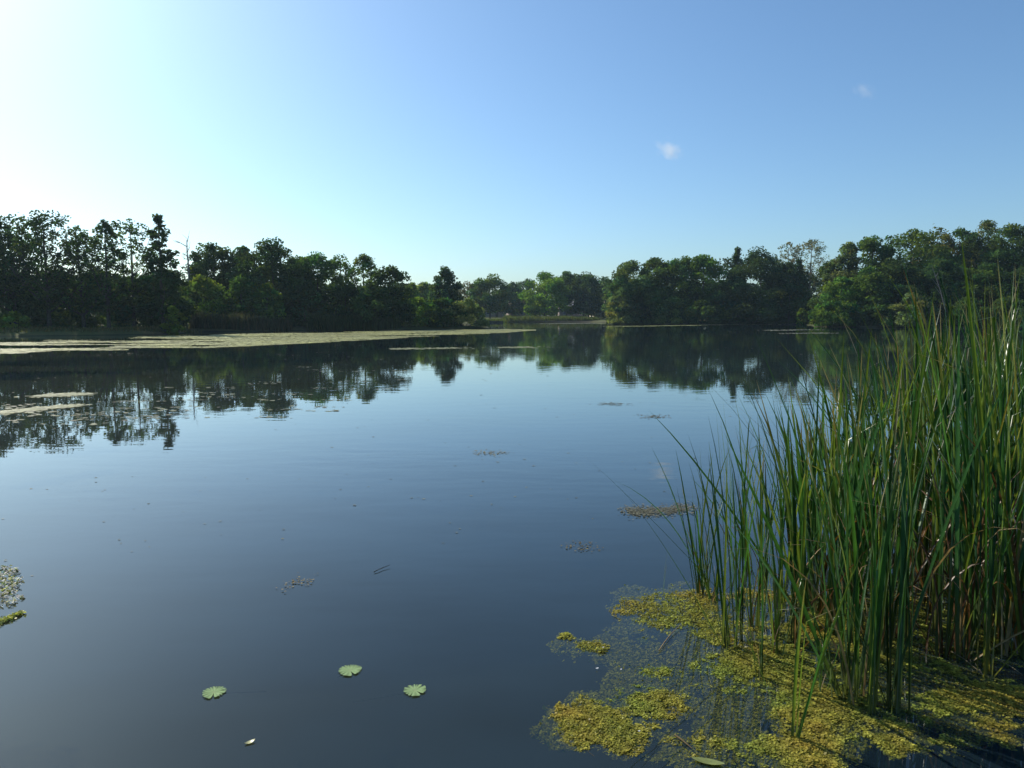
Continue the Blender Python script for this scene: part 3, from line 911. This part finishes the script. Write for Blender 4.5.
# reflections of left trees carry many tiny bright streaks of weed
def streaklets(n):
    px = rng.uniform(0, 420, n); py = rng.uniform(352, 425, n)
    P_ = np.array([pix(a, b) for a, b in zip(px, py)])
    d = fbm(P_[:, 0] * .07, P_[:, 1] * .2, 61, 3)
    P_ = P_[d > .5]
    rep = 9; m = len(P_)
    Q = np.repeat(P_, rep, axis=0); L_ = np.repeat(rng.uniform(.2, .9, m), rep)
    Q[:, 0] += rng.normal(0, 1, m * rep) * L_; Q[:, 1] += rng.normal(0, .12, m * rep); Q[:, 2] = rng.uniform(.003, .012, m * rep)
    c = np.array((0.22, 0.23, 0.13))[None] * rng.uniform(.5, 1.5, m * rep)[:, None]
    flakes('floating_specks', Q, rng.uniform(.02, .065, m * rep), c, M_SCUM, 5, .03, 'stuff', (1.5, 1))


streaklets(75)


# ------------------------------------------------------------------ foreground algae
def blob_mask(px, py, blobs):
    m = np.zeros(len(px))
    for bx, by, rx, ry, s in blobs:
        m = np.maximum(m, s * np.clip(1.25 - np.sqrt(((px - bx) / rx) ** 2 + ((py - by) / ry) ** 2), 0, 1))
    return m


SURF = [(672, 612, 52, 26, 1.0), (712, 630, 40, 22, .9), (640, 606, 30, 10, .7), (648, 640, 26, 8, .45), (588, 646, 18, 9, .8), (566, 636, 12, 6, .8), (601, 650, 10, 6, .9),
        (595, 722, 40, 26, 1.0), (645, 700, 46, 26, .95), (660, 672, 40, 18, .7), (622, 735, 26, 20, .9), (735, 668, 60, 24, 1.0), (690, 655, 30, 14, .5),
        (780, 660, 60, 40, .9), (800, 700, 60, 30, .9), (740, 690, 30, 10, .7), (770, 745, 70, 22, .75), (850, 706, 80, 34, .85), (950, 704, 100, 26, .72), (1000, 690, 80, 26, .6), (860, 740, 70, 14, .6), (960, 742, 60, 12, .5),
        (900, 660, 160, 40, .7), (850, 620, 130, 40, .8), (960, 640, 150, 60, .7), (900, 748, 40, 10, .62), (800, 762, 60, 10, .5), (690, 745, 30, 12, .35)]


SUNK = [(670, 665, 90, 60, .75), (720, 720, 110, 50, .7), (860, 690, 200, 80, .9), (600, 655, 50, 30, .5), (585, 740, 50, 26, .5)]


def algae(n):
    px = rng.uniform(505, 1180, n); py = 580 + 230 * rng.random(n)
    P_ = np.array(pix_many(px, py))
    m = blob_mask(px, py, SURF)
    x, y = P_[:, 0], P_[:, 1]
    nz = fbm(x * 3.2, y * 3.2, 71, 4)
    fine = fbm(x * 14, y * 14, 81, 2)
    score = m * 1.0 + (nz - .5) * 1.5 + (fine - .5) * .5
    k = score + rng.normal(0, .10, len(x)) > .33 + .30 * (fbm(x * 12, y * 12, 77, 3) < .43)
    k &= (rng.random(n) < .85) & (m > .06)
    x, y, score, fine, nz = x[k], y[k], score[k], fine[k], nz[k]
    lump = fbm(x * 22, y * 22, 91, 2)
    z = -.006 + .020 * np.clip(score - .30, 0, .7) + (lump - .5) * .016 + rng.normal(0, .003, len(x))
    c = np.array((0.31, 0.315, 0.055))[None] * (rng.uniform(.55, 1.45, len(x)) * (.6 + .8 * lump))[:, None]
    c[:, 0] *= 1 + (nz - .5) * .8
    c[:, 2] += rng.uniform(0, .02, len(x))
    flakes('floating_algae', np.stack([x, y, z], 1), rng.uniform(.003, .009, len(x)), c, M_ALGAE, 5, .3)
    # sunken part, deeper and wider
    k2 = rng.random(n) < .95
    px, py = px[k2], py[k2]
    P_ = pix_many(px, py); x, y = P_[:, 0], P_[:, 1]
    m = np.maximum(blob_mask(px, py, [(a, b, rx * 1.3 + 6, ry * 1.3 + 4, s) for a, b, rx, ry, s in SURF]), blob_mask(px, py, SUNK))
    nz = fbm(x * 4, y * 4, 101, 4)
    k = (m + (nz - .5) * 1.5 + rng.normal(0, .07, len(x)) > .56) & (m > .12)
    x, y, nz = x[k], y[k], nz[k]
    z = -.007 - .05 * rng.random(len(x)) ** 1.3 * (1.1 - nz)
    c = np.array((0.30, 0.28, 0.04))[None] * rng.uniform(.4, 1.3, len(x))[:, None]
    flakes('sunken_algae', np.stack([x, y, z], 1), rng.uniform(.005, .013, len(x)), c, M_WEED, 5, .4)


def pix_many(px, py, z=0.0):
    u, v = (px - 512) / F_PX, (384 - py) / F_PX
    d = np.stack([u, math.cos(PITCH) + v * math.sin(PITCH), -math.sin(PITCH) + v * math.cos(PITCH)], 1)
    k = (z - CAM_H) / d[:, 2]
    return np.array([0, 0, CAM_H]) + k[:, None] * d


algae(450000)

# white flecks and feathers on the algae
def small_leaf(name, label, px, py, length, width, col, cat, rz=0, curl=.25, group=None, z=.012):
    p = pix(px, py)
    n = 7; t = np.linspace(0, 1, n)
    w = width / 2 * np.sin(np.pi * np.clip(t * .94 + .03, 0, 1)) ** .7
    cx = (t - .5) * length
    zc = z + curl * length * (t - .4) ** 2
    v = np.concatenate([np.stack([cx, w, zc + curl * width * .25], 1), np.stack([cx, 0 * t, zc], 1), np.stack([cx, -w, zc + curl * width * .25], 1)])
    i = np.arange(n - 1)
    f = np.concatenate([np.stack([i, i + 1, n + i + 1, n + i], 1), np.stack([n + i, n + i + 1, 2 * n + i + 1, 2 * n + i], 1)])
    c = np.array(col)[None] * rng.uniform(.75, 1.2, 3 * n)[:, None]
    o = mesh_obj(name, v, f, M_PAD, None, c, True)
    o.location = (p[0], p[1], 0); o.rotation_euler = (0, 0, rz)
    return tag(o, label, cat, group)


small_leaf('fallen_leaf', 'curled pale yellow leaf floating alone below the lily pads', 250, 743, .055, .028, (.55, .52, .22), 'leaf', .6, .45, z=.003)
small_leaf('fallen_leaf', 'broad yellow green leaf lying at the bottom edge of the algae', 708, 763, .16, .05, (.24, .27, .06), 'leaf', -.35, .12, z=.008)
small_leaf('feather', 'tiny white feather on dark water beside the upper algae', 597, 670, .022, .012, (.8, .8, .8), 'feather', .3)
small_leaf('feather', 'tiny white feather next to the algae edge', 621, 671, .018, .010, (.75, .75, .75), 'feather', 1.2)
small_leaf('feather', 'white fleck on the small algae island', 603, 649, .016, .012, (.75, .75, .7), 'feather', .8)
small_leaf('feather', 'white fleck on the lowest algae lump', 639, 733, .014, .010, (.75, .75, .7), 'feather', .1)


def lily_pad(label, px, py, w, rz):
    p = pix(px, py)
    n = 160; a = np.linspace(0, 2 * np.pi, n, endpoint=False)
    R = w / 2 * (1 + .05 * np.sin(3 * a + rz * 2) + .03 * np.sin(7 * a))
    notch = np.exp(-((np.angle(np.exp(1j * (a - math.radians(-80)))) / .10) ** 2))
    R = R * (1 - .82 * notch)
    for ang in (8, 24, 40, 55, 70, 86, 102, 118, 135, 152, 170, 192, 215, 320, 340):
        d = np.angle(np.exp(1j * (a - math.radians(ang + rng.uniform(-6, 6)))))
        R = R * (1 - rng.uniform(.15, .55) * np.exp(-(d / .04) ** 2))
    rings = [.25, .5, .75, 1.0]
    v = [(0, 0, .006)]; c = [(.36, .42, .22)]
    for q in rings:
        for k in range(n):
            v.append((math.cos(a[k]) * R[k] * q, math.sin(a[k]) * R[k] * q, .006 + .0018 * q * q * (1 + .5 * math.sin(5 * a[k]))))
            vein = .5 + .5 * math.cos(a[k] * 11)
            c.append(np.array((.31, .43, .20)) * (.85 + .3 * vein) * (1 if q < 1 else .85))
    tri = [(0, 1 + k, 1 + (k + 1) % n) for k in range(n)]
    quad = []
    for q in range(len(rings) - 1):
        for k in range(n):
            k2 = (k + 1) % n
            quad.append((1 + q * n + k, 1 + (q + 1) * n + k, 1 + (q + 1) * n + k2, 1 + q * n + k2))
    r = tag(empty('lily_pad', (p[0], p[1], 0)), label, 'lily pad', 'lily pads floating in the near water')
    r.rotation_euler = (0, 0, rz)
    mesh_obj('leaf_blade', v, [np.array(tri), np.array(quad)], M_PAD, r, np.array(c), True)
    mb = MB(); mb.tube([(0, 0, .004), (.0, .14, -.08), (.03, 1.1, -.6)], [.0022, .0022, .0025], 6, (.035, .04, .02)); mb.build('stem', M_WEED, r)


lily_pad('ragged lily pad farthest from the algae, near the fallen yellow leaf', 214, 693, .138, 0.1)
lily_pad('ragged lily pad farthest out, between the other two pads', 350, 671, .146, 0.35)
lily_pad('ragged lily pad closest to the algae mats', 415, 691, .138, .6)


def side_scum():
    n = 2600
    px = rng.uniform(-60, 32, n); py = rng.uniform(556, 606, n)
    P_ = pix_many(px, py); x, y = P_[:, 0], P_[:, 1]
    m = blob_mask(px, py, [(-5, 588, 32, 16, 1), (8, 572, 18, 6, .7), (-40, 585, 40, 30, 1)])
    k = m + (fbm(x * 9, y * 9, 15, 3) - .5) * 1.6 > .42
    x, y = x[k], y[k]; cx, cy = x.mean(), y.mean()
    c = np.array((0.85, 0.80, 0.73))[None] * rng.uniform(.4, 1.3, len(x))[:, None]
    c[rng.random(len(x)) < .3] *= (.6, .7, .3)
    o = flakes('petal_raft', np.stack([x - cx, y - cy, rng.uniform(.003, .025, len(x))], 1), rng.uniform(.006, .017, len(x)), c, M_PAD, 5, .5, None)
    o.location = (cx, cy, 0); tag(o, 'raft of pale pinkish floating petals and flecks at the photo edge', 'floating debris')
    n = 900
    t = rng.random(n); px = -30 + 53 * t + rng.normal(0, 1.5, n); py = 636 - 23 * t + rng.normal(0, 1, n) * (2.2 - 1.7 * t)
    P_ = pix_many(px, py); x, y = P_[:, 0], P_[:, 1]; cx, cy = x.mean(), y.mean()
    c = np.array((0.55, 0.56, 0.18))[None] * rng.uniform(.5, 1.3, n)[:, None]
    o = flakes('weed_strand', np.stack([x - cx, y - cy, rng.uniform(.003, .02, n)], 1), rng.uniform(.006, .014, n), c, M_ALGAE, 5, .4, None)
    o.location = (cx, cy, 0); tag(o, 'pointed strand of yellow green weed below the petal raft', 'floating weed')


side_scum()


def twig(label, a, b, r, col, z0=.01, z1=.02, name='twig', bend=.03):
    A, B = pix(*a), pix(*b); d = B - A
    m = d / 2 + np.array([-d[1], d[0], 0]) * bend
    mb = MB(); mb.tube([(0, 0, z0), m * .55 + [0, 0, (z0 + z1) / 2], m + d * .1 + [0, 0, (z0 + z1) / 2], d + [0, 0, z1]], [r, r * .9, r * .75, r * .4], 5, col)
    o = mb.build(name, M_DRY, None, True); o.location = (A[0], A[1], 0)
    return tag(o, label, 'twig', 'twigs and stalks lying on the algae')


twig('tan straw stalk lying across the upper algae mat', (659, 652), (681, 627), .004, (.30, .22, .12))
twig('crooked dark twig by the lowest algae lump', (543, 722), (594, 756), .004, (.10, .085, .05), -.01, .0)
twig('brown twig on the dark water near the yellow green leaf', (675, 737), (692, 752), .006, (.16, .12, .06))
twig('long thin pale stalk lying on shaded algae under the reeds', (932, 645), (983, 676), .004, (.28, .24, .15), .05, .01)
twig('second pale stalk at the frame edge under the reeds', (990, 660), (1022, 676), .004, (.28, .24, .15), .04, .01)
twig('thin dark stick floating in the near water', (374, 573), (390, 567), .004, (.08, .07, .05))


# ------------------------------------------------------------------ reeds
def blade(mb, base, az, lean, length, width, droop, c0, c1, c2, kink=None, rows=9, spread=0.0):
    """One long reed leaf: leans away along az, bends over with droop; colours foot, middle, tip."""
    t = np.linspace(0, 1, rows)
    ang = lean + droop * t ** 2.2
    if kink is not None:
        ang = ang + np.where(t > kink[0], kink[1], 0)
    seg = length / (rows - 1)
    hx = np.concatenate([[0], np.cumsum(np.sin(ang[:-1]) * seg)])
    hz = np.concatenate([[0], np.cumsum(np.cos(ang[:-1]) * seg)])
    side = rng.normal(0, .012) * length * t ** 2
    dirv = np.array([math.cos(az), math.sin(az)]); per = np.array([-dirv[1], dirv[0]])
    cen = np.stack([base[0] + dirv[0] * hx + per[0] * side, base[1] + dirv[1] * hx + per[1] * side, base[2] + hz], 1)
    w = width / 2 * np.clip(1.0 - t ** 4.5, .03, 1) * np.clip(.75 + t * 2, 0, 1)
    tw = rng.uniform(-1.0, 1.0) + rng.normal(0, .55) * t
    wx = per[0] * np.cos(tw) + dirv[0] * np.sin(tw); wy = per[1] * np.cos(tw) + dirv[1] * np.sin(tw)
    W = np.stack([wx, wy, 0 * wx], 1) * w[:, None]
    fold = np.stack([-wy, wx, 0 * wx], 1) * (w * .45)[:, None]
    v = np.concatenate([cen + W + fold, cen, cen - W + fold])
    i = np.arange(rows - 1)
    f = np.concatenate([np.stack([i, i + 1, rows + i + 1, rows + i], 1), np.stack([rows + i, rows + i + 1, 2 * rows + i + 1, 2 * rows + i], 1)])
    c0, c1, c2 = map(np.asarray, (c0, c1, c2))
    a = np.clip(t / .3, 0, 1)[:, None]; b = np.clip((t - .72) / .28, 0, 1)[:, None]
    c = (c0 * (1 - a) + c1 * a) * (1 - b) + c2 * b
    mb.add(v, f, np.concatenate([c, c * 1.12, c]))
    return cen


GREEN = np.array((0.045, 0.120, 0.028))
BLUEG = np.array((0.035, 0.095, 0.045))
LIME = np.array((0.125, 0.175, 0.030))
STRAW = np.array((0.30, 0.23, 0.11))
BROWN = np.array((0.15, 0.085, 0.04))
OCHRE = np.array((0.26, 0.14, 0.035))


def reed(label, x, y, height, nbl=7, lean_az=None, lean=0.05, fan=.13, width=.014, group=None, dry=.5, lime=.25, bent=.12, foot=(.12, .13, .05), tight=.025, zfoot=-.12, wild=.06, arms=(), brown=False):
    r = tag(empty('reed_shoot', (x, y, 0)), label, 'reed', group)
    mb = MB(); extra = MB(); nex = 0
    for k in range(nbl):
        az = rng.uniform(0, 2 * np.pi) if lean_az is None or rng.random() < .45 else lean_az + rng.normal(0, .5)
        ln = abs(rng.normal(lean, fan * .55))
        L = height * rng.uniform(.68, 1.03) * (1 + .3 * ln)
        if rng.random() < wild: ln += rng.uniform(.25, .6); L *= 1.05
        g = GREEN * rng.uniform(.4, 1.3) if rng.random() > .4 else BLUEG * rng.uniform(.5, 1.3)
        if rng.random() < lime: g = LIME * rng.uniform(.75, 1.2)
        u = rng.random()
        tip = g * .95 if u < .55 else (LIME if u < .76 else (STRAW if u < .93 else OCHRE))
        dr = abs(rng.normal(.12, .24))
        kink = None
        if rng.random() < bent:
            kink = (rng.uniform(.6, .88), rng.uniform(.7, 1.9))
        b = (rng.normal(0, tight), rng.normal(0, tight), zfoot)
        if kink and nex < 2:
            blade(extra, b, az, ln, L, width * rng.uniform(.75, 1.15), dr, foot, g * 1.15, STRAW if rng.random() < .5 else LIME, kink); nex += 1
        else:
            blade(mb, b, az, ln, L, width * rng.uniform(.7, 1.2), dr, foot, g, tip)
    mb.build('leaves', M_REED, r, True)
    if nex:
        extra.build('bent_leaf', M_REED, r, True)
    for (az, ln, L, dr) in arms:
        ab = MB(); blade(ab, (0, 0, zfoot), az, ln, L, width, dr, foot, GREEN * .8, GREEN * .9, rows=14)
        ab.build('leaning_leaf', M_REED, r, True)
    if rng.random() < dry:
        db = MB()
        for q in range(rng.integers(2, 7) if brown else rng.integers(1, 4)):
            cc = (BROWN, STRAW, OCHRE, BROWN)[rng.integers(0, 4)] * rng.uniform(.6, 1.1)
            blade(db, (rng.normal(0, tight * 1.4), rng.normal(0, tight * 1.4), zfoot), rng.uniform(0, 6.28), abs(rng.normal(.12, .2)), height * rng.uniform(.3, .75), width * rng.uniform(.5, .9),
                  rng.uniform(.3, 2.6), cc * .8, cc, cc * 1.2)
        db.build('dry_leaf', M_DRY, r, True)
    return r


def gpos(px, py):
    p = pix(px, py); return p[0], p[1]


def reed_px(label, px, py, tip_y, **kw):
    x, y = gpos(px, py)
    h = CAM_H - (tip_y - 314) * y / F_PX
    return reed(label, x, y, h + .1, **kw)


# those that stand apart, each told from the others
lf = math.pi
reed_px('outermost reed shoot with long blades leaning out over open water', 700, 594, 452, nbl=9, lean_az=lf, lean=.16, fan=.22, dry=1, arms=[(lf + .1, .20, 1.2, .25), (lf - .2, .14, 1.35, .1)])
reed_px('second reed shoot behind the outermost, straight and thin', 706, 588, 432, nbl=7, lean=.05, fan=.12)
reed_px('short yellowing reed shoot at the foot of the outermost one', 712, 601, 540, nbl=5, lean=.1, fan=.25, dry=1, lime=.8)
reed_px('full green shoot standing in the upper algae, clear water on its open side', 731, 646, 415, nbl=12, lean_az=lf, lean=.07, fan=.15, tight=.035, arms=[(lf, .5, 1.5, .25), (lf + .3, .35, 1.7, .9)])
reed_px('slimmer shoot pressed against the full green one in the upper algae', 741, 640, 405, nbl=8, lean_az=lf, lean=.05, fan=.12)
reed_px('thin single shoot between the full green one and the lone nearest one', 760, 679, 470, nbl=5, lean=.04, fan=.10, tight=.012)
reed_px('lone short shoot standing nearest the camera in the algae', 793, 737, 560, nbl=6, lean=.05, fan=.14, tight=.010, dry=0, lime=.6)
reed_px('short leafy shoot behind the lone nearest one', 779, 654, 560, nbl=7, lean=.06, fan=.2, dry=1, lime=.5)
reed_px('stout blue green shoot with broad blades at the front of the stand', 848, 697, 362, nbl=13, lean_az=lf, lean=.06, fan=.13, width=.026, tight=.035, lime=.05, arms=[(lf, .40, 1.9, .1), (lf - .2, .34, 1.9, .15), (lf + .2, .5, 1.6, .3)])
reed_px('slender yellow based shoot standing just ahead of the dense front clump', 873, 715, 420, nbl=5, lean=.03, fan=.08, tight=.01, lime=.6)
reed_px('dense front clump of blue green blades, nearest big one in the stand', 892, 709, 335, nbl=15, lean_az=lf * .9, lean=.05, fan=.12, width=.024, tight=.04, lime=.1, arms=[(lf, .33, 2.5, .1)])
reed_px('brown stubby shoot with broken dry blades between the two front clumps', 826, 692, 540, nbl=4, lean=.05, fan=.2, dry=1, lime=.3, bent=.5)
reed_px('yellow footed shoot alone on the shaded algae near the frame edge', 985, 675, 300, nbl=9, lean=.05, fan=.1, tight=.025, lime=.3, foot=(.22, .2, .05))
reed_px('faint tiny sprout in open water outside the reed fringe', 663, 592, 552, nbl=2, lean=.03, fan=.05, width=.008, tight=.006, dry=0, bent=0)

TIP = ([680, 710, 742, 770, 800, 830, 868, 905, 950, 1000, 1100], [455, 445, 430, 415, 392, 364, 338, 322, 304, 284, 266])
STAND = np.array([(1.58, 5.9), (1.72, 5.0), (2.0, 4.65), (2.25, 4.5), (2.7, 4.45), (3.3, 4.6), (4.4, 4.7), (5.6, 5.2), (6.6, 7.4), (5.6, 8.4), (4.2, 7.9), (3.1, 7.2), (2.3, 6.5)])


def inside(poly, x, y):
    c = False; n = len(poly)
    for i in range(n):
        ax, ay = poly[i]; bx, by = poly[(i + 1) % n]
        if (ay > y) != (by > y) and x < (bx - ax) * (y - ay) / (by - ay) + ax:
            c = not c
    return c


def stand(n):
    pts = []
    tries = 0
    while len(pts) < n and tries < 60000:
        tries += 1
        x, y = rng.uniform(1.4, 6.7), rng.uniform(4.2, 8.5)
        if not inside(STAND, x, y): continue
        if 512 + F_PX * x / y > 1075: continue
        if 512 + F_PX * x / y < 775 and rng.random() < .5: continue
        if any((x - a) ** 2 + (y - b) ** 2 < .095 ** 2 for a, b in pts): continue
        pts.append((x, y))
    for (x, y) in pts:
        px = 512 + F_PX * x / y
        ty = float(np.interp(px, *TIP))
        h = (CAM_H - (ty - 314) * y / F_PX) * rng.uniform(.92, 1.14)
        fringe_ = px < 800
        inner = y < 5.2 and px > 880
        if fringe_:
            lab, gr = 'slender green reed shoot in the thin outer fringe of the stand', 'reed shoots in the thin outer fringe'
        elif inner:
            lab, gr = 'reed shoot with brown dry leaves at the shaded foot of the stand', 'reed shoots at the shaded front foot'
        else:
            lab, gr = 'tall green reed shoot crowded into the thick of the stand', 'reed shoots in the thick of the stand'
        reed(lab, x, y, h, nbl=int(rng.integers(4, 7)) if fringe_ else int(rng.integers(5, 8)), lean_az=lf + .2 if rng.random() < .5 else None, lean=.09 if fringe_ else .07, fan=.26,
             width=.018 if fringe_ else .026, group=gr, wild=.10 if fringe_ else .06, brown=px > 870, dry=1.0 if inner else (.75 if px > 860 else .4), lime=.27, bent=.11)


stand(140)


# ------------------------------------------------------------------ wisps of cloud
def cloud(label, px, py, D, size, dens, seed):
    p = at(px, py, D)
    mb_v, mb_f = [], []
    import bmesh
    bm = bmesh.new(); bmesh.ops.create_icosphere(bm, subdivisions=3, radius=1)
    me = bpy.data.meshes.new('cloud'); bm.to_mesh(me); bm.free()
    m, nt, N, L, out = new_mat('cloud_vapour')
    pv = N.new('ShaderNodeVolumePrincipled'); pv.inputs['Color'].default_value = (1, 1, 1, 1); pv.inputs['Anisotropy'].default_value = .3
    tc = N.new('ShaderNodeTexCoord')
    ln = N.new('ShaderNodeVectorMath'); ln.operation = 'LENGTH'; L.new(tc.outputs['Object'], ln.inputs[0])
    nz = N.new('ShaderNodeTexNoise'); nz.noise_dimensions = '4D'; nz.inputs['W'].default_value = seed; nz.inputs['Scale'].default_value = 2.2; nz.inputs['Detail'].default_value = 4
    L.new(tc.outputs['Object'], nz.inputs['Vector'])
    sb = N.new('ShaderNodeMath'); sb.operation = 'MULTIPLY_ADD'; sb.inputs[1].default_value = -.55; L.new(ln.outputs['Value'], sb.inputs[0]); L.new(nz.outputs[0], sb.inputs[2])
    mr = N.new('ShaderNodeMapRange'); mr.inputs[1].default_value = .1; mr.inputs[2].default_value = .5; mr.inputs[3].default_value = 0; mr.inputs[4].default_value = dens
    L.new(sb.outputs[0], mr.inputs[0]); L.new(mr.outputs[0], pv.inputs['Density'])
    L.new(pv.outputs[0], out.inputs['Volume'])
    me.materials.append(m)
    o = bpy.data.objects.new('cloud', me); COL.objects.link(o)
    o.location = p; o.scale = size; o.rotation_euler = (0, .4, 0)
    tag(o, label, 'cloud', kind='structure')


cloud('small white wisp of cloud above the promontory', 669, 150, 2600, (70, 50, 48), .015, 1.0)
cloud('fainter wisp of cloud high above the wood', 864, 91, 2600, (60, 40, 30), .006, 4.0)


# ------------------------------------------------------------------ thin summer haze
def haze():
    m, nt, N, L, out = new_mat('haze')
    pv = N.new('ShaderNodeVolumePrincipled')
    pv.inputs['Color'].default_value = (0.62, 0.85, 1.0, 1)
    pv.inputs['Density'].default_value = 0.00016
    pv.inputs['Anisotropy'].default_value = 0.3
    L.new(pv.outputs[0], out.inputs['Volume'])
    mb = MB(); mb.box((-660, -660, -4.5), (660, 660, 28))
    tag(mb.build('haze', m), kind='stuff')


haze()
